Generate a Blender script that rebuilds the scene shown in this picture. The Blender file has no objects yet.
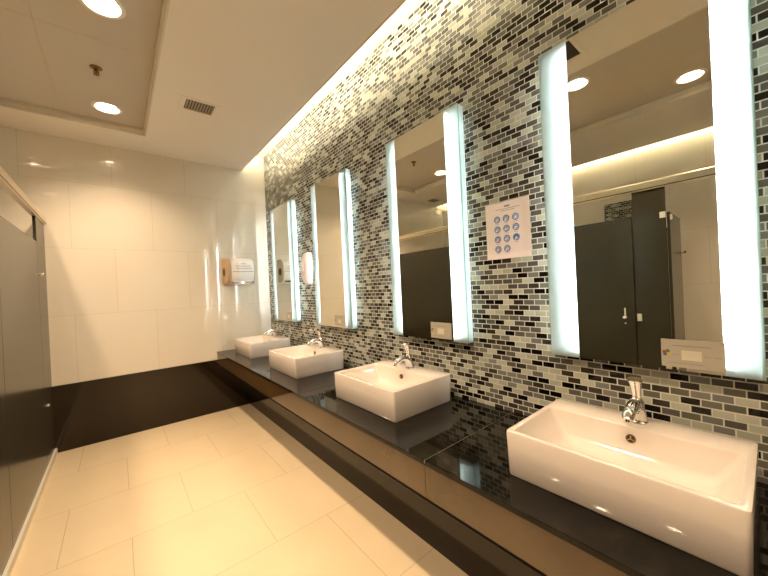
import bpy, bmesh, math, random
from mathutils import Vector, Matrix
random.seed(7)
S = bpy.context.scene
COL = S.collection
PI = math.pi

# ---------------------------------------------------------------- camera, world, exposure, big lights
cam_d = bpy.data.cameras.new('camera'); cam_d.sensor_width = 36; cam_d.lens = 322.584*36/768
cam_d.clip_start = .02
cam = bpy.data.objects.new('camera', cam_d); COL.objects.link(cam)
cR = Vector((0.76931794, -0.63715519, -0.04672445)); cU = Vector((0.03810092, -0.02724837, 0.99890232)); cF = Vector((0.63772896, 0.77025372, -0.00331354))
m = Matrix((cR, cU, -cF)).transposed().to_4x4(); m.translation = Vector((-1.597, -4.362, 1.425))
cam.matrix_world = m
S.camera = cam
S.view_settings.view_transform = 'Standard'; S.view_settings.look = 'None'; S.view_settings.gamma = 1
S.view_settings.use_curve_mapping = False
S.view_settings.exposure = 2.02
W = bpy.data.worlds.new('world'); S.world = W; W.use_nodes = True
W.node_tree.nodes['Background'].inputs[0].default_value = (1, .8, .6, 1)
W.node_tree.nodes['Background'].inputs[1].default_value = .1

SPOT_W = 26; SPOT_COL = (1, .74, .49); SPOT_ANG = 128
COVE = 8; COVE_COL = (1, .95, .76)
LED = 23; LED_COL = (.93, 1, 1)

# ---------------------------------------------------------------- dimensions (metres)
H = 3.02          # soffit height
HT = 3.253        # top of the light coves
TR = 3.08         # tray ceiling height
YE = -6.2         # wall behind the camera
XB = -3.8         # wall behind the stalls
XS = -2.11        # stall fronts
LIP = -.301

# ---------------------------------------------------------------- materials
def mat(name, col=(.8, .8, .8), rough=.5, metal=0, spec=.5, emit=None, es=0, coat=0, trans=0, ior=1.5):
    M = bpy.data.materials.new(name); M.use_nodes = True
    b = M.node_tree.nodes['Principled BSDF']
    b.inputs['Base Color'].default_value = (*col, 1); b.inputs['Roughness'].default_value = rough
    b.inputs['Metallic'].default_value = metal; b.inputs['Specular IOR Level'].default_value = spec
    b.inputs['Coat Weight'].default_value = coat; b.inputs['Transmission Weight'].default_value = trans
    b.inputs['IOR'].default_value = ior
    if emit: b.inputs['Emission Color'].default_value = (*emit, 1); b.inputs['Emission Strength'].default_value = es
    return M
class NT:
    def __init__(s, M): s.t = M.node_tree; s.b = s.t.nodes['Principled BSDF']
    def n(s, ty, **k):
        o = s.t.nodes.new('ShaderNode'+ty)
        for a, v in k.items(): setattr(o, a, v)
        return o
    def l(s, a, b): s.t.links.new(a, b)
    def m(s, op, a, b=None):
        o = s.n('Math', operation=op)
        for i, v in enumerate((a, b)):
            if v is None: continue
            if isinstance(v, (int, float)): o.inputs[i].default_value = v
            else: s.l(v, o.inputs[i])
        return o.outputs[0]
    def pos(s):
        g = s.n('NewGeometry'); p = s.n('SeparateXYZ'); s.l(g.outputs['Position'], p.inputs[0]); return p.outputs
    def xyz(s, a, b, c=0):
        o = s.n('CombineXYZ')
        for i, v in enumerate((a, b, c)):
            if isinstance(v, (int, float)): o.inputs[i].default_value = v
            else: s.l(v, o.inputs[i])
        return o.outputs[0]
    def noise(s, scale, detail=3, vec=None):
        o = s.n('TexNoise'); o.inputs['Scale'].default_value = scale; o.inputs['Detail'].default_value = detail
        if vec is None: vec = s.n('NewGeometry').outputs['Position']
        s.l(vec, o.inputs['Vector']); return o
def ramp(N, fac, stops, const=False):
    r = N.n('ValToRGB'); cr = r.color_ramp
    if const: cr.interpolation = 'CONSTANT'
    while len(cr.elements) < len(stops): cr.elements.new(.5)
    for e, (p, c) in zip(cr.elements, stops): e.position = p; e.color = (*c, 1)
    N.l(fac, r.inputs[0]); return r.outputs[0]

def brick_mat(name, ax, off, size, c1, c2, mortar, rough, ms=.003, bump=.15, cloud=.06, spec=.5):
    M = mat(name, c1, rough, spec=spec); N = NT(M); P = N.pos()
    v = N.xyz(N.m('ADD', P[ax[0]], off[0]), N.m('ADD', P[ax[1]], off[1]))
    b = N.n('TexBrick'); N.l(v, b.inputs['Vector']); b.offset = .5; b.offset_frequency = 2; b.squash = 1
    b.inputs['Scale'].default_value = 1; b.inputs['Brick Width'].default_value = size[0]; b.inputs['Row Height'].default_value = size[1]
    b.inputs['Mortar Size'].default_value = ms; b.inputs['Mortar Smooth'].default_value = .3; b.inputs['Bias'].default_value = 0
    b.inputs['Color1'].default_value = (*c1, 1); b.inputs['Color2'].default_value = (*c2, 1); b.inputs['Mortar'].default_value = (*mortar, 1)
    nz = N.noise(2.3, 5); mx = N.n('Mix', data_type='RGBA', blend_type='MULTIPLY'); mx.inputs['Factor'].default_value = 1
    rp = ramp(N, nz.outputs['Fac'], [(.3, (1-cloud,)*3), (.7, (1,)*3)])
    N.l(b.outputs['Color'], mx.inputs['A']); N.l(rp, mx.inputs['B']); N.l(mx.outputs['Result'], N.b.inputs['Base Color'])
    bp = N.n('Bump'); bp.invert = True; bp.inputs['Strength'].default_value = bump; bp.inputs['Distance'].default_value = .002
    N.l(b.outputs['Fac'], bp.inputs['Height']); N.l(bp.outputs[0], N.b.inputs['Normal'])
    return M

def mosaic_mat():
    M = mat('mosaic', rough=.08, ior=1.48); N = NT(M); P = N.pos()
    bw, bh, g = .0555, .0275, .0024
    u0 = N.m('DIVIDE', N.m('ADD', P[1], 20*bw+3.573), bw)
    u0 = N.m('ADD', u0, 60)
    v0 = N.m('DIVIDE', N.m('ADD', P[2], -1.341+.0138+60*bh), bh)
    row = N.m('FLOOR', v0)
    odd = N.m('MULTIPLY', N.m('MODULO', row, 2.0), .5)
    u = N.m('ADD', u0, odd); colm = N.m('FLOOR', u)
    fu = N.m('SUBTRACT', u, colm); fv = N.m('SUBTRACT', v0, row)
    du = N.m('MULTIPLY', N.m('MINIMUM', fu, N.m('SUBTRACT', 1.0, fu)), bw)
    dv = N.m('MULTIPLY', N.m('MINIMUM', fv, N.m('SUBTRACT', 1.0, fv)), bh)
    d = N.m('MINIMUM', du, dv)
    mr = N.n('MapRange'); mr.inputs['From Min'].default_value = g*.6; mr.inputs['From Max'].default_value = g*1.1; N.l(d, mr.inputs['Value'])
    wn = N.n('TexWhiteNoise', noise_dimensions='3D'); N.l(N.xyz(colm, row, 3.3), wn.inputs['Vector'])
    c = ramp(N, wn.outputs['Value'], [(0, (.006, .004, .004)), (.16, (.045, .038, .03)), (.30, (.11, .105, .09)), (.47, (.20, .20, .18)), (.62, (.14, .14, .11)), (.75, (.45, .46, .37))], True)
    wn2 = N.n('TexWhiteNoise', noise_dimensions='3D'); N.l(N.xyz(colm, row, 8.1), wn2.inputs['Vector'])
    hv = N.n('HueSaturation'); N.l(c, hv.inputs['Color']); N.l(N.m('ADD', N.m('MULTIPLY', wn2.outputs['Value'], .35), .82), hv.inputs['Value'])
    mx = N.n('Mix', data_type='RGBA'); N.l(mr.outputs[0], mx.inputs['Factor']); mx.inputs['A'].default_value = (.66, .66, .57, 1); N.l(hv.outputs[0], mx.inputs['B'])
    N.l(mx.outputs['Result'], N.b.inputs['Base Color'])
    rr = N.m('SUBTRACT', .6, N.m('MULTIPLY', mr.outputs[0], .53)); N.l(rr, N.b.inputs['Roughness'])
    # each little glass brick is set a touch out of true
    vs = N.n('VectorMath', operation='SUBTRACT'); N.l(wn2.outputs['Color'], vs.inputs[0]); vs.inputs[1].default_value = (.5, .5, .5)
    sc = N.n('VectorMath', operation='SCALE'); N.l(vs.outputs[0], sc.inputs[0]); sc.inputs['Scale'].default_value = .02
    ge = N.n('NewGeometry'); ad = N.n('VectorMath', operation='ADD'); N.l(ge.outputs['Normal'], ad.inputs[0]); N.l(sc.outputs[0], ad.inputs[1])
    no = N.n('VectorMath', operation='NORMALIZE'); N.l(ad.outputs[0], no.inputs[0])
    bp = N.n('Bump'); bp.inputs['Strength'].default_value = .4; bp.inputs['Distance'].default_value = .0015
    N.l(mr.outputs[0], bp.inputs['Height']); N.l(no.outputs[0], bp.inputs['Normal']); N.l(bp.outputs[0], N.b.inputs['Normal'])
    return M

M = {}
M['floor'] = brick_mat('floor_tile', (0, 1), (.945+.6375*20, .61+.635*20), (.6375, .635), (.86, .70, .47), (.84, .68, .45), (.60, .47, .30), .22, .0022, .06)
M['walltile'] = brick_mat('wall_tile', (0, 2), (.61+.655*20, .02), (.655, .655), (.85, .78, .665), (.835, .765, .65), (.66, .59, .47), .03, .0018, .08, .03)
M['walltile_y'] = brick_mat('side_wall_tile', (1, 2), (.3+.655*20, .02), (.655, .655), (.85, .78, .665), (.835, .765, .65), (.66, .59, .47), .07, .0018, .08, .03)
M['wainscot'] = brick_mat('dark_wall_tile', (0, 2), (.61+.655*20, .02), (.655, .655), (.016, .008, .002), (.015, .0075, .002), (.010, .005, .002), .07, .002, .1, .2)
M['mosaic'] = mosaic_mat()
M['ceiling'] = mat('painted_ceiling', (.92, .86, .77), .7)
M['tray'] = mat('ceiling_panel', (.58, .53, .46), .55)
M['lip'] = mat('white_trim', (.78, .72, .60), .45)
M['white'] = mat('white_enamel', (.82, .80, .76), .35)
M['ceramic'] = mat('ceramic', (.80, .71, .63), .08, coat=.5)
M['chrome'] = mat('chrome', (.82, .80, .78), .07, 1)
M['alu'] = mat('satin_aluminium', (.66, .58, .44), .3, 1)
M['lam'] = mat('grey_laminate', (.042, .039, .027), .2, spec=.27)
M['lam_edge'] = mat('laminate_edge', (.03, .02, .012), .3)
M['slat'] = mat('dull_tan_slat', (.42, .36, .26), .5)  # even dull tan, darker than the vent frame
M['bright'] = mat('brushed_steel', (.80, .77, .70), .4, .6)
M['black'] = mat('shadow_black', (.003, .002, .002), .7, spec=.1)
M['dark'] = mat('dark_metal', (.03, .028, .025), .4)
M['tray_metal'] = mat('mirror_back_tray', (.05, .055, .05), .5)
M['mirror'] = mat('mirror_glass', (.86, .87, .80), .0, 1)
M['edge'] = mat('glass_edge', (.35, .62, .52), .1, spec=.6)
M['led'] = mat('led_module', (1, 1, 1), .4, emit=LED_COL, es=LED)
M['led_soft'] = mat('led_panel', (1, 1, 1), .4, emit=LED_COL, es=.42)
M['cove'] = mat('cove_led', (1, 1, 1), .4, emit=COVE_COL, es=COVE)
M['bulb'] = mat('lamp_glow', (1, 1, 1), .4, emit=(1, .84, .62), es=9)
M['brass'] = mat('dull_brass', (.22, .14, .06), .35, 1)
M['paper'] = mat('pink_white_paper', (.95, .85, .82), .5)
M['paperw'] = mat('white_paper', (.86, .82, .80), .4)
M['ink'] = mat('grey_ink', (.33, .27, .25), .6)
M['blue'] = mat('blue_print', (.05, .19, .42), .5)
M['lblue'] = mat('light_blue_print', (.30, .42, .62), .5)
M['pinkp'] = mat('skin_pink_print', (.62, .30, .28), .5)
M['plac'] = mat('beige_card', (.50, .47, .38), .3)
M['plac2'] = mat('cream_print', (.74, .68, .54), .4)
M['red'] = mat('red_print', (.45, .05, .03), .5); M['green'] = mat('green_print', (.08, .22, .04), .5); M['yellow'] = mat('yellow_print', (.70, .55, .05), .5)
M['tan'] = mat('tan_plastic', (.60, .42, .24), .3)
M['hole'] = mat('dark_recess', (.05, .03, .025), .6)
M['pinkplast'] = mat('pale_pink_plastic', (.78, .62, .58), .25)

# frosted lens: diffuse-transmitting glass
F = bpy.data.materials.new('frosted_glass'); F.use_nodes = True; t = F.node_tree; t.nodes.clear()
out = t.nodes.new('ShaderNodeOutputMaterial'); tr = t.nodes.new('ShaderNodeBsdfTranslucent'); gl = t.nodes.new('ShaderNodeBsdfGlossy'); df = t.nodes.new('ShaderNodeBsdfDiffuse')
tr.inputs[0].default_value = (.86, .95, .93, 1); df.inputs[0].default_value = (.72, .80, .78, 1); gl.inputs['Roughness'].default_value = .12
a = t.nodes.new('ShaderNodeMixShader'); a.inputs[0].default_value = .35; b = t.nodes.new('ShaderNodeMixShader'); rf = t.nodes.new('ShaderNodeBsdfRefraction'); rf.inputs['IOR'].default_value = 1.08; rf.inputs['Roughness'].default_value = .75; rf.inputs[0].default_value = (.9, .97, .96, 1); c_ = t.nodes.new('ShaderNodeMixShader'); c_.inputs[0].default_value = .35
fr = t.nodes.new('ShaderNodeFresnel'); fr.inputs[0].default_value = 1.45
t.links.new(tr.outputs[0], a.inputs[1]); t.links.new(df.outputs[0], a.inputs[2]); t.links.new(fr.outputs[0], b.inputs[0]); t.links.new(a.outputs[0], c_.inputs[1]); t.links.new(rf.outputs[0], c_.inputs[2]); t.links.new(c_.outputs[0], b.inputs[1]); t.links.new(gl.outputs[0], b.inputs[2]); t.links.new(b.outputs[0], out.inputs[0])
M['frost'] = F

# black granite tile
G = mat('black_granite', (.01, .01, .01), .05, spec=.35); N = NT(G)
nz = N.noise(16, 6); c = ramp(N, nz.outputs['Fac'], [(.35, (.004, .0035, .003)), (.62, (.009, .008, .005)), (.75, (.022, .018, .012))]); N.l(c, N.b.inputs['Base Color'])
M['granite'] = G
G = mat('dark_brown_tile', (.03, .02, .01), .08, spec=1.0); N = NT(G)
nz = N.noise(5, 5); c = ramp(N, nz.outputs['Fac'], [(.35, (.06, .033, .011)), (.7, (.085, .048, .016))]); N.l(c, N.b.inputs['Base Color'])
M['brown'] = G

# ---------------------------------------------------------------- mesh helpers
def link(name, bm, mats, parent=None, smooth=None, bevel=0, loc=None):
    bmesh.ops.recalc_face_normals(bm, faces=bm.faces[:])
    me = bpy.data.meshes.new(name); bm.to_mesh(me); bm.free()
    for k in (mats if isinstance(mats, (list, tuple)) else [mats]): me.materials.append(M[k])
    o = bpy.data.objects.new(name, me); COL.objects.link(o)
    if parent: o.parent = parent
    if loc: o.location = loc
    if smooth is not None:
        for p in me.polygons: p.use_smooth = True
        me.set_sharp_from_angle(angle=math.radians(smooth))
    if bevel:
        b = o.modifiers.new('bevel', 'BEVEL'); b.width = bevel; b.segments = 3; b.limit_method = 'ANGLE'; b.harden_normals = False
    return o
def BM(): return bmesh.new()
def box(bm, x0, x1, y0, y1, z0, z1, mi=0):
    vs = [bm.verts.new((x, y, z)) for x in (x0, x1) for y in (y0, y1) for z in (z0, z1)]
    for q in ((0, 1, 3, 2), (4, 6, 7, 5), (0, 4, 5, 1), (2, 3, 7, 6), (0, 2, 6, 4), (1, 5, 7, 3)):
        f = bm.faces.new([vs[i] for i in q]); f.material_index = mi
    return bm
def loft(bm, rings, cap0=True, cap1=True, mi=0):
    R = [[bm.verts.new(p) for p in r] for r in rings]; n = len(R[0])
    for a, b in zip(R, R[1:]):
        for i in range(n):
            f = bm.faces.new((a[i], a[(i+1) % n], b[(i+1) % n], b[i])); f.material_index = mi
    if cap0: bm.faces.new(R[0][::-1]).material_index = mi
    if cap1: bm.faces.new(R[-1]).material_index = mi
    return bm
def circ(c, r, n, u, v, ru=1, rv=1):
    c, u, v = Vector(c), Vector(u), Vector(v)
    return [c+u*(r*ru*math.cos(2*PI*i/n))+v*(r*rv*math.sin(2*PI*i/n)) for i in range(n)]
def lathe(bm, c, prof, axis='z', n=28, mi=0, cap0=True, cap1=True):
    ax = {'x': ((0, 1, 0), (0, 0, 1), (1, 0, 0)), 'y': ((1, 0, 0), (0, 0, 1), (0, 1, 0)), 'z': ((1, 0, 0), (0, 1, 0), (0, 0, 1))}[axis]
    return loft(bm, [circ(Vector(c)+Vector(ax[2])*h, max(r, 1e-4), n, ax[0], ax[1]) for r, h in prof], cap0, cap1, mi)
def tube(bm, pts, rad, n=16, mi=0, side=(0, 1, 0), flat=1):
    P = [Vector(p) for p in pts]; rings = []
    for i, p in enumerate(P):
        t = (P[min(i+1, len(P)-1)]-P[max(i-1, 0)]).normalized(); s = Vector(side); w = t.cross(s).normalized(); s = w.cross(t).normalized()
        rings.append(circ(p, rad[i], n, s, w, 1, flat))
    return loft(bm, rings, mi=mi)
def rrect(x0, x1, y0, y1, z, r, k=5):
    pts = []
    for cx, cy, a in ((x1-r, y1-r, 0), (x0+r, y1-r, 90), (x0+r, y0+r, 180), (x1-r, y0+r, 270)):
        for i in range(k+1):
            t = math.radians(a+90*i/k); pts.append((cx+r*math.cos(t), cy+r*math.sin(t), z))
    return pts
def thing(name, label, cat, loc=(0, 0, 0), group=None, rz=0):
    o = bpy.data.objects.new(name, None); o.empty_display_size = .05; COL.objects.link(o); o.location = loc; o.rotation_euler.z = rz
    return tag(o, label, cat, group)
def tag(o, label, cat, group=None):
    o['label'] = label; o['category'] = cat
    if group: o['group'] = group
    return o
def struct(name, bm, mats, parent=None, **k):
    o = link(name, bm, mats, parent, **k); o['kind'] = 'structure'; return o
def dup(root, loc, label, rz=None):
    r = root.copy(); COL.objects.link(r); r.location = loc; r['label'] = label
    if rz is not None: r.rotation_euler.z = rz
    for ch in list(root.children):
        c = ch.copy(); COL.objects.link(c); c.parent = r
        for g in list(ch.children):
            d = g.copy(); COL.objects.link(d); d.parent = c
    return r

# ---------------------------------------------------------------- room shell
struct('floor', box(BM(), XB, 0, YE, 0, -.08, 0), 'floor')
struct('wall_right', box(BM(), 0, .12, YE, 0, 0, HT), 'mosaic')
struct('wall_back', box(BM(), XB-.12, .12, 0, .12, 0, HT), 'walltile')
struct('wall_left', box(BM(), XB-.12, XB, YE, 0, 0, HT), 'walltile_y')
struct('wall_front', box(BM(), XB-.12, .12, YE-.12, YE, 0, HT), 'walltile')
struct('baseboard_back', box(BM(), XS-.02, -.001, -.006, -.0, 0.001, .632), 'wainscot')
# ceiling: soffit slab around the tray, cove roofs, tray panel
TX0, TX1, TY0, TY1 = -2.57, -1.315, -5.6, -.447
b = BM()
SX0, SX1 = -3.62, LIP
box(b, SX0, TX0, YE, 0, H, H+.035); box(b, TX1, SX1, YE, 0, H, H+.035)
box(b, TX0, TX1, TY1, 0, H, H+.035); box(b, TX0, TX1, YE, TY0, H, H+.035)
box(b, SX0+.06, SX0+.1, YE, 0, H+.035, HT); box(b, SX1-.14, SX1-.1, YE, 0, H+.035, HT)
box(b, XB-.12, .12, YE-.12, .12, HT, HT+.08)
ceil = struct('ceiling', b, 'ceiling')
# tray panels with narrow joints
b = BM()
xs = [TX0-.05, -1.914, TX1+.05]; ys = [TY0-.05, -3.655, -1.665, TY1+.05]
for i in range(2):
    for j in range(3): box(b, xs[i]+.0007, xs[i+1]-.0007, ys[j]+.0007, ys[j+1]-.0007, TR, TR+.02)
tray = struct('ceiling_tray', b, 'tray')
# stepped moulding round the tray
b = BM()
for (i, o_, z0, z1) in ((.0, .012, H-.003, TR), (.012, .022, H+.03, TR)):
    box(b, TX0+i, TX0+o_, TY0+i, TY1-i, z0, z1); box(b, TX1-o_, TX1-i, TY0+i, TY1-i, z0, z1)
    box(b, TX0+o_, TX1-o_, TY1-o_, TY1-i, z0, z1); box(b, TX0+o_, TX1-o_, TY0+i, TY0+o_, z0, z1)
struct('trim_1', b, 'lip')
struct('trim_2', box(BM(), SX1, SX1+.012, YE, 0, H-.002, H+.05), 'lip')
struct('trim_3', box(BM(), SX0-.012, SX0, YE, 0, H-.002, H+.05), 'lip')

# cove strip lights lying behind the ceiling lips
for x, side, lab in ((SX1-.045, 1, 'long warm white light strip in the ceiling slot along the mosaic wall'), (SX0+.03, -1, 'long warm white light strip in the ceiling slot over the stalls')):
    tcv = thing('cove_light', lab, 'light', (x, YE/2, H+.035))
    link('channel', box(BM(), -.022, .022, YE/2+.03, -YE/2-.03, 0, .012), 'white', tcv)
    bb = BM(); nseg = 5; L = -YE-.1
    for k in range(nseg):
        y = -L/2+L*k/nseg; box(bb, -.014, .014, y+.02, y+L/nseg-.02, .012, .03)
    link('led_strip', bb, 'cove', tcv)

# ---------------------------------------------------------------- counter
CF, ZC, ZB = -.684, .73, .579
ct = thing('washbasin_counter', 'long black granite-topped counter with brown front carrying all four basins', 'counter', (0, 0, 0))
js = [-.0015, -1.135, -2.295, -3.458, -4.62, YE+.002]
b = BM()
for a_, c_ in zip(js, js[1:]): box(b, CF, -.0015, c_+.0012, a_-.0012, ZC-.02, ZC)
link('worktop', b, 'granite', ct, bevel=.0015)
link('subframe', box(BM(), CF+.02, -.0015, YE+.002, -.0015, ZB+.01, ZC-.02), 'dark', ct)
b = BM()
for a_, c_ in zip(js, js[1:]): box(b, CF+.003, CF+.02, c_+.001, a_-.001, ZB, ZC-.0215)
link('apron', b, 'brown', ct)
link('shadow_strip', box(BM(), CF+.004, CF+.03, YE+.002, -.0015, ZB-.012, ZB), 'black', ct)  # black strip standing in for the dark shadow line below the apron
link('base_panel', box(BM(), -.33, -.31, YE+.002, -.0015, 0, ZB+.012), 'wainscot', ct)
link('joint_sealant', box(BM(), CF+.0012, -.002, YE+.01, -.01, ZC-.012, ZC-.0012), 'alu', ct)

# ---------------------------------------------------------------- basins
BW, BF, BB, ZR = .59, -.537, -.084, .889
def make_basin():
    r = thing('washbasin', '', 'washbasin', (0, 0, ZC), 'white vessel basins on the counter')
    h = ZR-ZC; w = BW/2
    b = BM(); rg = []
    rg.append(rrect(BF+.006, BB-.006, -w+.006, w-.006, 0, .012))
    rg.append(rrect(BF+.003, BB-.003, -w+.003, w-.003, .004, .014))
    rg.append(rrect(BF, BB, -w, w, h-.006, .012))
    rg.append(rrect(BF+.0015, BB-.0015, -w+.0015, w-.0015, h-.0015, .011))
    rg.append(rrect(BF+.006, BB-.006, -w+.006, w-.006, h, .009))
    ix0, ix1, iy = BF+.02, BB-.125, w-.02
    rg.append(rrect(ix0-.003, ix1+.003, -iy-.003, iy+.003, h, .018))
    rg.append(rrect(ix0, ix1, -iy, iy, h-.002, .018))
    rg.append(rrect(ix0+.002, ix1-.001, -iy+.003, iy-.003, h-.008, .018))
    rg.append(rrect(ix0+.012, ix1-.008, -iy+.045, iy-.045, h-.085, .025))
    rg.append(rrect(ix0+.03, ix1-.025, -iy+.07, iy-.07, h-.104, .03))
    rg.append(rrect(ix0+.08, ix1-.075, -iy+.13, iy-.13, h-.109, .03))
    loft(b, rg)
    link('bowl', b, 'ceramic', r, smooth=50)
    # overflow fitting
    oc = (ix1-.006, 0, h-.042)
    b = BM(); lathe(b, oc, [(.0145, .004), (.0145, -.003), (.011, -.0045), (.0105, -.002), (.0105, .003)], 'x', 28)
    of = link('overflow_ring', b, 'brass', r, smooth=40)
    b = BM(); lathe(b, oc, [(.0104, .003), (.0104, -.0016)], 'x', 24); link('overflow_opening', b, 'hole', of)
    b = BM()
    for k in range(3):
        a_ = PI/2+k*2*PI/3; d = Vector((0, math.cos(a_), math.sin(a_))); q = Vector(oc)+Vector((-.0028, 0, 0))
        tube(b, [q, q+d*.0108], [.0018, .0018], 8, side=(1, 0, 0))
    link('spokes', b, 'alu', of)
    b = BM(); lathe(b, ((ix0+ix1)/2, 0, h-.110), [(.031, 0), (.031, .003), (.026, .0045), (.024, .002), (.001, .0035)], 'z', 32)
    link('drain', b, 'chrome', r, smooth=40)
    return r
def make_faucet():
    r = thing('faucet', '', 'faucet', (-.145, 0, ZR), 'chrome mixer taps on the basins')
    b = BM(); lathe(b, (0, 0, 0), [(.029, 0), (.029, .004), (.026, .007), (.02, .009)], 'z', 32); link('base_flange', b, 'chrome', r, smooth=40)
    b = BM()
    tube(b, [(.008, 0, .004), (.004, 0, .02), (-.005, 0, .042), (-.02, 0, .060), (-.042, 0, .071), (-.07, 0, .073), (-.098, 0, .066), (-.120, 0, .054), (-.130, 0, .044)],
         [.0275, .026, .0245, .0235, .021, .0185, .018, .0185, .016], 24)
    link('spout', b, 'chrome', r, smooth=60)
    b = BM(); lathe(b, (0, 0, 0), [(.0105, 0), (.0125, .004), (.0125, .016), (.011, .018)], 'z', 20)
    o = link('aerator', b, 'chrome', r, smooth=40, loc=(-.127, 0, .032)); o.rotation_euler.y = .35
    b = BM(); lathe(b, (-.008, 0, .05), [(.016, 0), (.0215, .01), (.0225, .02), (.0205, .03), (.015, .038), (.0125, .042)], 'z', 28)
    hb = link('handle_hub', b, 'chrome', r, smooth=60)
    b = BM(); tube(b, [(-.008, 0, .088), (-.010, 0, .104), (-.014, 0, .124), (-.019, 0, .145), (-.022, 0, .156), (-.023, 0, .161)], [.0135, .0135, .0155, .019, .0225, .022], 24, flat=.85)
    link('lever', b, 'chrome', r, smooth=50)
    b = BM(); lathe(b, (-.0305, 0, .073), [(.0045, .004), (.0045, -.001), (.002, -.002)], 'x', 14); link('indicator', b, 'blue', hb)
    return r
BY = [-4.024, -2.826, -1.649, -.515]
BL = ['nearest white rectangular washbasin in the lower right corner of the photo',
      'white rectangular washbasin under the second nearest mirror, next after the nearest basin',
      'white rectangular washbasin third from the camera, between the second nearest and the farthest',
      'farthest white rectangular washbasin at the counter end by the tiled back wall']
FL = ['chrome tap on the nearest basin, below the largest mirror', 'chrome tap on the second nearest basin, below the mirror beside the poster',
      'chrome tap on the third basin from the camera', 'chrome tap on the farthest basin by the back wall']
b0 = make_basin(); f0 = make_faucet()
for i, y in enumerate(BY):
    if i == 0:
        b0.location.y = y; b0['label'] = BL[0]; f0.location.y = y-.008; f0['label'] = FL[0]
    else:
        dup(b0, (0, y, ZC), BL[i]); dup(f0, (-.145, y-.008, ZR), FL[i])

# ---------------------------------------------------------------- mirrors
MW, MZ0, MZ1, MX = .6386, 1.078, 2.4545, -.06
def make_mirror(IW0, IW1):      # mirror part: +y side, -y side
    r = thing('lit_mirror', '', 'mirror', (0, 0, MZ0), 'tall lit mirrors on the mosaic wall')
    h = MZ1-MZ0; w = MW/2
    link('mirror_glass', box(BM(), MX, MX+.006, -IW1+.0003, IW0-.0003, 0, h), 'mirror', r)
    for s in (1, -1):
        a_, c_ = (IW0, w) if s > 0 else (-w, -IW1)
        fs = link('frosted_panel', box(BM(), MX, MX+.006, a_, c_, 0, h), 'frost', r)
        e = c_ if s > 0 else a_
        link('glass_edge', box(BM(), MX-.0006, MX+.0064, min(e, e+s*.0015), max(e, e+s*.0015), 0, h), 'edge', fs)
    for s in (-1,): link('side_panel', box(BM(), MX+.0065, -.006, *sorted((s*(w-.002), s*(w-.006))), .0, h), 'frost', r)
    link('back_tray', box(BM(), MX+.0065, -.001, -IW1+.012, IW0-.012, .02, h-.02), 'tray_metal', r)
    for z in (.0, h-.022):
        link('bracket', box(BM(), MX+.012, -.001, -w+.012, w-.012, z+.001, z+.021), 'tray_metal', r)
    for s in (1, -1):
        y = IW0 if s > 0 else -IW1
        Y = lambda p, q: sorted((y+s*p, y+s*q))
        bb = BM(); n = 11; box(bb, -.010, -.006, *Y(.008, .075), .02, h-.02, 1)
        for k in range(n):
            z0 = .03+(h-.06)*k/n; box(bb, -.014, -.010, *Y(.012, .07), z0+.008, z0+(h-.06)/n-.008, 2)
        box(bb, -.034, -.026, *Y(.0, .005), .012, h-.012)
        link('led_strip', bb, ['led', 'tray_metal', 'led_soft'], r)
    return r
MY = [-4.0191, -2.918, -1.738, -.626]
ML = ['largest nearest lit mirror with frosted glowing sides, reflecting the open stall door',
      'second nearest lit mirror with frosted glowing sides, left of the poster',
      'third lit mirror from the camera, narrow and reflecting the plain tiled wall',
      'farthest lit mirror, closest to the back wall corner']
m0 = make_mirror(.204, .232); m1 = make_mirror(.226, .217)
for i, y in enumerate(MY):
    if i == 0: m0.location.y = y; m0['label'] = ML[0]
    elif i == 1: m1.location.y = y; m1['label'] = ML[1]
    else: dup(m1, (0, y, MZ0), ML[i])

# placards stuck on the lower right of each mirror glass
def make_placard():
    r = thing('placard', '', 'sign', (MX-.0005, 0, 1.086), 'beige placards on the mirrors')
    w, h = .163, .099
    link('card', box(BM(), -.0016, 0, -w, 0, 0, h), 'plac', r)
    X = (-.0022, -.0016)
    bb = BM(); box(bb, *X, -.107, -.055, .028, .062); link('blank_panel', bb, 'plac2', r)
    for y0, y1, z, t_ in ((.03, .13, .076, .003), (.03, .05, .044, .002), (.112, .13, .044, .002), (.022, .115, .014, .002), (.135, .155, .044, .002)):
        bb = BM(); box(bb, *X, -y1, -y0, z, z+t_); link('text_line', bb, 'ink', r)
    for nm, (dy, dz), c in (('red_petal', (.009, .052), 'red'), ('green_petal', (.018, .056), 'green'), ('yellow_petal', (.020, .045), 'yellow'), ('blue_petal', (.011, .044), 'blue')):
        bb = BM(); lathe(bb, (-.0016, -dy, dz), [(.0058, 0), (.0058, -.0007)], 'x', 20); link(nm, bb, c, r)
    return r
p0 = make_placard()
PL = ['beige placard with small coloured logo at the bottom of the nearest mirror', 'beige placard at the lower right of the second nearest mirror',
      'small placard at the bottom of the third mirror from the camera', 'small placard at the bottom of the farthest mirror']
for i, y in enumerate(MY):
    loc = (MX-.0005, y-.072, 1.089) if i == 0 else (MX-.0005, y-.04, 1.089)
    if i == 0: p0.location = loc; p0['label'] = PL[0]
    else: dup(p0, loc, PL[i])

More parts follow.
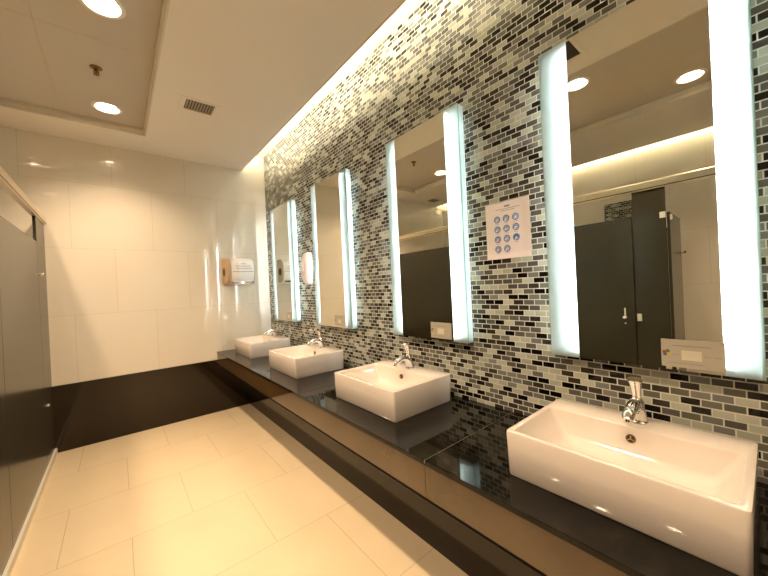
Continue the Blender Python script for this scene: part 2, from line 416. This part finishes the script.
# ---------------------------------------------------------------- handwashing poster
po = thing('poster', 'pinkish white paper poster with eleven round handwashing pictures taped between mirrors', 'poster', (-.001, -3.352, 1.545))
pw, ph = .25, .30
bb = BM(); n = 10
def curl(u, v): return -.0015-.007*max(0, (u-.75)/.25)**2*(.4+.6*v)-.003*max(0, (.12-v)/.12)**2
g = [[[bb.verts.new((curl(i/n, j/n)+dx, -pw*i/n, ph*j/n+.012*(i/n-.5)*0)) for j in range(n+1)] for i in range(n+1)] for dx in (0, -.0008)]
for i in range(n):
    for j in range(n):
        for s in g: bb.faces.new((s[i][j], s[i+1][j], s[i+1][j+1], s[i][j+1]))
for i in range(n):
    bb.faces.new((g[0][i][0], g[0][i+1][0], g[1][i+1][0], g[1][i][0])); bb.faces.new((g[0][i][n], g[0][i+1][n], g[1][i+1][n], g[1][i][n]))
    bb.faces.new((g[0][0][i], g[0][0][i+1], g[1][0][i+1], g[1][0][i])); bb.faces.new((g[0][n][i], g[0][n][i+1], g[1][n][i+1], g[1][n][i]))
link('sheet', bb, 'paper', po)
k = 0
for row in range(4):
    for c_ in range(3):
        if row == 3 and c_ == 2: continue
        u, v = (.068+c_*.052)/pw, (.212-row*.053)/ph
        x = curl(u, v)-.0009; y, z = -u*pw, v*ph
        bb = BM(); lathe(bb, (x, y, z), [(.0185, 0), (.0185, -.0005)], 'x', 24, 0); lathe(bb, (x-.0005, y, z), [(.0143, 0), (.0143, -.0004)], 'x', 24, 1)
        q = random.Random(k)
        if k in (8,): lathe(bb, (x-.0009, y, z), [(.0135, 0), (.0135, -.0003)], 'x', 20, 0)
        for h_ in range(2):   # a pair of hands
            a_ = q.uniform(.3, 1.1) if h_ == 0 else PI-q.uniform(.3, 1.1)
            d = Vector((0, math.cos(a_), math.sin(a_))); c0 = Vector((x-.001, y, z-.004))-d*.010
            tube(bb, [c0, c0+d*.009, c0+d*.017], [.0038, .0048, .002], 8, 2 if h_ == 0 else 3, side=(1, 0, 0), flat=1)
        link('pictogram', bb, ['blue', 'lblue', 'pinkp', 'paperw'], po); k += 1
TL = [(.112, .142, .272, .009), (.06, .20, .262, .0025), (.09, .17, .253, .0025)]
for row in range(4):
    for c_ in range(3):
        if row == 3 and c_ == 2: continue
        TL.append((.056+c_*.052, .08+c_*.052, .187-row*.053, .0018))
for y0, y1, z, t_ in TL:
    bb = BM(); x = curl(min(.99, y1/pw), z/ph)-.0012; box(bb, x-.0003, x+.0002, -y1, -y0, z, z+t_); link('text_line', bb, 'ink', po)

# ---------------------------------------------------------------- dispensers
def make_disp(loc, rz, label, front, side):
    """rounded wall dispenser; local -y points into the room, x across"""
    r = thing('hand_dryer', label, 'hand dryer', loc, rz=rz)
    def prof(x, k=1.0):
        pts = []; hh, dd = .165*k, .19*k
        for i in range(28):
            a_ = PI*i/27-PI/2
            pts.append((x, -dd*abs(math.cos(a_))**.55-.004, hh*(1 if math.sin(a_) > 0 else -1)*abs(math.sin(a_))**.75))
        return pts
    b = BM(); loft(b, [prof(-.105, .985), prof(-.10), prof(.155), prof(.16, .985)]); link('cover', b, front, r, smooth=50)
    for s in (-1, 1):
        x0, x1 = (-.165, -.105) if s < 0 else (.16, .172)
        b = BM(); loft(b, [prof(x0, .90), prof(x0+.012 if s < 0 else x0+.002, .98), prof(x1-.006, .98), prof(x1, .96)]); ec = link('end_cap', b, side, r, smooth=50)
        b = BM(); e = x0 if s < 0 else x1; lathe(b, (e-s*.004, -.09, -.01), [(.05, 0), (.05, .006*s)], 'x', 28); link('round_recess', b, 'hole', ec)
    b = BM(); box(b, -.10, .15, -.192, -.15, -.155, -.132); link('outlet_bar', b, 'chrome', r, bevel=.003)
    b = BM(); box(b, .135, .15, -.1935, -.192, -.155, -.132); link('nozzle_end', b, 'hole', r)
    for x0, x1, z, t_ in ((-.09, .15, -.012, .006), (.0, .06, .085, .005), (-.06, .12, .055, .005), (-.05, .13, .025, .005)):
        b = BM(); box(b, x0, x1, -.1965, -.1945, z, z+t_); link('text_line', b, 'ink', r)
    return r
make_disp((-.415, -.001, 1.705), 0, 'white hand dryer with tan end cap mounted on the back wall', 'paperw', 'tan')

sd = thing('soap_dispenser', 'tall rounded pale pink dispenser on the mosaic between the two farthest mirrors', 'dispenser', (-.001, -1.20, 1.66))
def sp(z, w, d): return [(-(abs(math.sin(PI*i/23))**.6)*d-.001, math.cos(PI*i/23)*w, z) for i in range(24)]
b = BM(); loft(b, [sp(-.172, .03, .025), sp(-.165, .05, .045), sp(-.145, .068, .062), sp(-.10, .083, .078), sp(0, .09, .085), sp(.10, .083, .078), sp(.145, .068, .062), sp(.165, .05, .045), sp(.172, .03, .025)])
link('cover', b, 'pinkplast', sd, smooth=60)
b = BM(); box(b, -.089, -.084, -.03, .03, -.03, .06); link('level_window', b, 'white', sd, bevel=.001)
b = BM(); lathe(b, (-.03, 0, -.183), [(.012, 0), (.014, .014)], 'z', 16); link('nozzle', b, 'chrome', sd)

# ---------------------------------------------------------------- toilet partitions
ZD, ZRL0, ZRL1, ZLOW = 1.945, 2.16, 2.235, .07
PT = .02
rail = thing('partition_headrail', 'long satin aluminium rail running along the top of the stall fronts', 'rail', (XS, 0, ZRL0))
b = BM(); box(b, -.022, .022, YE, -.001, 0, ZRL1-ZRL0); link('rail_profile', b, 'alu', rail, bevel=.008)
b = BM(); box(b, .022, .025, YE, -.001, .008, .016); link('groove', b, 'lam_edge', rail)
# low sill the fronts stand on
sill = link('floor_sill', box(BM(), -.026, .026, YE, -.001, 0, ZLOW-.02), 'lip', None, bevel=.004, loc=(XS, 0, 0)); tag(sill, 'narrow light metal sill on the floor under the stall fronts', 'sill')

def pilaster(y0, y1, tall, label):
    r = thing('pilaster', label, 'partition panel', (XS, (y0+y1)/2, ZLOW-.02), 'grey pilasters of the toilet stalls'); w = (y1-y0)/2
    top = (ZRL0 if tall else ZD)-(ZLOW-.02)
    link('panel', box(BM(), -PT/2, PT/2, -w+.002, w-.002, 0, top), 'lam', r, bevel=.0015)
    return r
def side_panel(y, label, x1=XS-.012):
    r = thing('side_partition', label, 'partition panel', ((XB+x1)/2, y, 0), 'grey side partitions between toilet stalls'); w = (x1-XB)/2
    link('panel', box(BM(), -w+.001, w-.0, -PT/2, PT/2, .12, ZD), 'lam', r, bevel=.0015)
    for s in (-1, 1):
        b = BM(); lathe(b, (s*(w-.08), 0, 0), [(.02, 0), (.02, .01), (.012, .015), (.012, .12)], 'z', 16); link('foot', b, 'alu', r, smooth=40)
    return r
def door(hy, width, dirn, ang, label, is_open=False):
    """hinged at hy, extending dirn*width in y; ang opens inward"""
    r = thing('stall_door', label, 'door', (XS, hy, ZLOW), 'grey stall doors'); W_ = width-.008
    a_, c_ = sorted((dirn*.004, dirn*W_))
    dp = link('door_panel', box(BM(), -PT/2, PT/2, a_, c_, .005, ZD-ZLOW), 'lam', r, bevel=.0015)
    link('gap_light_block', box(BM(), -PT/2-.008, -PT/2-.0005, *sorted((dirn*(W_-.012), dirn*(W_+.006))), .005, ZD-ZLOW), 'lam_edge', dp)  # strip added behind the door gap to stop light leaking through
    for z in (.57, 1.83):
        b = BM(); box(b, PT/2, PT/2+.006, *sorted((dirn*.006, dirn*.045)), z-.02, z+.02); box(b, PT/2+.004, PT/2+.016, *sorted((-dirn*.008, dirn*.012)), z-.02, z+.02)
        link('hinge', b, 'bright', r, bevel=.002)
    yl = dirn*(W_-.075)
    if not is_open:
     b = BM(); lathe(b, (PT/2, yl, .975), [(.012, 0), (.012, .004), (.006, .006), (.006, .022), (.012, .026), (.012, .034), (.008, .038)], 'x', 20); link('knob', b, 'bright', r, smooth=40)
     b = BM(); box(b, PT/2, PT/2+.004, yl-.006, yl+.006, .99, 1.06); link('latch_plate', b, 'bright', r, bevel=.002)
     b = BM(); lathe(b, (PT/2, yl, .92), [(.006, 0), (.006, .004)], 'x', 16); link('screw', b, 'bright', r)
    else:
     b = BM(); box(b, PT/2, PT/2+.004, dirn*(W_-.06)-.015, dirn*(W_-.06)+.015, 1.52, 1.57); tube(b, [(PT/2+.004, dirn*(W_-.06), 1.545), (PT/2+.03, dirn*(W_-.06), 1.545), (PT/2+.034, dirn*(W_-.06), 1.56)], [.007, .007, .009], 10); link('outer_hook', b, 'chrome', r)
    b = BM(); box(b, -PT/2-.004, -PT/2, dirn*W_/2-.02, dirn*W_/2+.02, 1.60, 1.66); tube(b, [(-PT/2-.004, dirn*W_/2, 1.63), (-PT/2-.04, dirn*W_/2, 1.625), (-PT/2-.05, dirn*W_/2, 1.645)], [.006, .006, .007], 10)
    link('coat_hook', b, 'chrome', r)
    r.rotation_euler.z = ang
    return r
kp0 = pilaster(-.42, -.015, True, 'tall grey pilaster against the back wall at the stall row end')
for z, lb in ((.533, 'lower'), (1.67, 'upper')):
    b = BM(); lathe(b, (PT/2, -.09, z-ZLOW+.02), [(.012, 0), (.012, .006), (.009, .016), (.004, .018)], 'x', 18); link('bolt_cap', b, 'chrome', kp0, smooth=40)
pilaster(-1.60, -.42, False, 'wide low grey panel next to the pilaster at the back wall')
pilaster(-2.14, -1.60, False, 'low grey panel at the left edge of the photo, before the tall middle pilaster')
pilaster(-2.37, -2.14, True, 'tall grey pilaster halfway along the stalls')
pilaster(-2.97, -2.37, False, 'wide low grey pilaster halfway along the stalls')
door(-2.97, .60, -1, 0, 'closed grey stall door left of the tall pilaster in the nearest mirror')
kp = pilaster(-3.80, -3.57, True, 'tall grey pilaster to the left of the open stall door')
b = BM(); box(b, PT/2, PT/2+.012, .075, .108, .965, 1.03); link('latch_keeper', b, 'bright', kp, bevel=.003)
for z in (.59, 1.87):
    b = BM(); box(b, PT/2, PT/2+.012, -.113, -.075, z-.02, z+.03); link('hinge_bracket', b, 'bright', kp, bevel=.003)
door(-3.812, .60, -1, -math.radians(91.5), 'grey stall door standing open, seen edge-on in the nearest mirror', True)
pilaster(-4.65, -4.42, True, 'tall grey pilaster to the right of the open stall')
door(-4.65, .60, -1, 0, 'closed grey stall door beside the camera')
pilaster(YE+.01, -5.25, True, 'broad grey pilaster behind the camera')
side_panel(-1.36, 'grey side partition between the two farthest stalls')
side_panel(-2.255, 'grey side partition behind the tall middle pilaster')
side_panel(-3.60, 'grey side partition beside the open door')
side_panel(-4.535, 'grey side partition on the near side of the open stall')
# mosaic strip on the wall inside a stall
b = BM(); box(b, XB, XB+.006, -3.5, -2.885, 0, 2.42); struct('trim_4', b, 'mosaic')

# ---------------------------------------------------------------- ceiling fittings
DL = [((-1.60, -.735), 'round recessed downlight nearest to the back wall'),
      ((-1.60, -2.01), 'round recessed downlight at the top left of the photo'),
      ((-1.62, -3.33), 'round recessed downlight at upper left of the nearest mirror reflection'),
      ((-1.62, -4.65), 'round recessed downlight just behind the camera'),
      ((-2.30, -1.25), 'round recessed downlight by the stalls reflected in the second mirror'),
      ((-2.30, -2.60), 'middle round recessed downlight of the stall-side row'),
      ((-2.32, -3.96), 'round recessed downlight at upper right of the nearest mirror reflection')]
# round openings for the lamps
b = BM()
for (x, y), lab in DL: lathe(b, (x, y, TR), [(.088, -.03), (.088, .06)], 'z', 40)
cut = link('opening', b, 'tray'); md = tray.modifiers.new('cut', 'BOOLEAN'); md.operation = 'DIFFERENCE'; md.object = cut; md.solver = 'EXACT'
bpy.context.view_layer.update(); dg = bpy.context.evaluated_depsgraph_get()
nm = bpy.data.meshes.new_from_object(tray.evaluated_get(dg)); tray.modifiers.clear(); tray.data = nm; bpy.data.objects.remove(cut)
def make_downlight():
    r = thing('downlight', '', 'ceiling light', (0, 0, TR), 'round recessed downlights in the ceiling tray')
    b = BM(); lathe(b, (0, 0, 0), [(.082, .02), (.084, -.004), (.094, -.005), (.104, -.002), (.106, .0), (.087, .0)], 'z', 40, cap0=False, cap1=False)
    link('trim_ring', b, 'white', r, smooth=60)
    b = BM(); lathe(b, (0, 0, 0), [(.084, -.002), (.079, .012), (.066, .026), (.060, .0275)], 'z', 40, cap0=False, cap1=False)
    link('reflector', b, 'lip', r, smooth=60)
    b = BM(); lathe(b, (0, 0, 0), [(.063, .0275), (.058, .024), (.04, .020), (.001, .019)], 'z', 40, cap0=True, cap1=True)
    link('lamp_lens', b, 'bulb', r, smooth=60)
    return r
dl = make_downlight()
for i, ((x, y), lab) in enumerate(DL):
    if i == 0: dl.location = (x, y, TR); dl['label'] = lab; r = dl
    else: r = dup(dl, (x, y, TR), lab)
sl = bpy.data.lights.new('downlight_beam', 'SPOT'); sl.energy = SPOT_W; sl.color = SPOT_COL; sl.spot_size = math.radians(SPOT_ANG); sl.spot_blend = .9; sl.shadow_soft_size = .05
for (x, y), lab in DL:
    o = bpy.data.objects.new('downlight_beam', sl); COL.objects.link(o); o.location = (x, y, TR-.012)

def make_vent():
    r = thing('ceiling_vent', '', 'vent', (0, 0, H), 'square ceiling vents')
    b = BM(); a_, c_ = .145, .11; i0, j0 = .105, .082
    box(b, -a_, -i0, -c_, c_, -.006, 0); box(b, i0, a_, -c_, c_, -.006, 0); box(b, -i0, i0, -c_, -j0, -.006, 0); box(b, -i0, i0, j0, c_, -.006, 0)
    link('frame', b, 'ceiling', r, bevel=.002)
    link('duct', box(BM(), -i0, i0, -j0, j0, -.0015, -.0003), 'hole', r)
    for k in range(10):
        x = -i0+.0105+k*.021; b = BM()
        loft(b, [[(x-.004, -j0, -.0025), (x+.006, -j0, -.0105), (x+.0072, -j0, -.0095), (x-.0028, -j0, -.0015)], [(x-.004, j0, -.0025), (x+.006, j0, -.0105), (x+.0072, j0, -.0095), (x-.0028, j0, -.0015)]])
        link('slat', b, 'slat', r)
    return r
v0 = make_vent(); v0.location = (-1.0, -1.305, H); v0['label'] = 'small louvred ceiling vent on the plain ceiling near the mirror wall'
dup(v0, (-1.02, -3.45, H), 'louvred ceiling vent glimpsed at the top left of the nearest mirror')
dup(v0, (-3.2, -.30, H), 'louvred ceiling vent above the stalls near the back wall')

sk = thing('fire_sprinkler', 'small dark brass sprinkler hanging from the ceiling between the downlights', 'sprinkler', (-1.65, -1.33, TR))
b = BM(); lathe(b, (0, 0, 0), [(.036, 0), (.036, -.003), (.024, -.008), (.012, -.009)], 'z', 28); link('escutcheon', b, 'brass', sk, smooth=40)
b = BM(); lathe(b, (0, 0, 0), [(.011, -.006), (.011, -.022), (.007, -.026), (.004, -.045), (.007, -.047)], 'z', 16)
for s in (-1, 1): tube(b, [(s*.008, 0, -.02), (s*.014, 0, -.03), (s*.01, 0, -.044), (0, 0, -.05)], [.003]*4, 8)
link('body', b, 'brass', sk, smooth=40)
b = BM(); lathe(b, (0, 0, 0), [(.017, -.05), (.017, -.052), (.004, -.054)], 'z', 20); link('deflector', b, 'brass', sk)
# wall socket on the back wall below the dryer
ws = thing('wall_socket', 'small beige double socket plate on the back wall above the farthest basin', 'socket', (-.50, -.001, 1.17))
link('cover_plate', box(BM(), -.04, .04, -.008, 0, -.06, .06), 'walltile', ws, bevel=.003)
for z in (-.026, .026):
    b = BM(); box(b, -.017, .017, -.0105, -.008, z-.018, z+.018); rc = link('receptacle', b, 'white', ws, bevel=.001)
    b = BM(); box(b, -.008, -.005, -.0112, -.0105, z-.006, z+.008); box(b, .005, .008, -.0112, -.0105, z-.006, z+.008); link('slot', b, 'hole', rc)
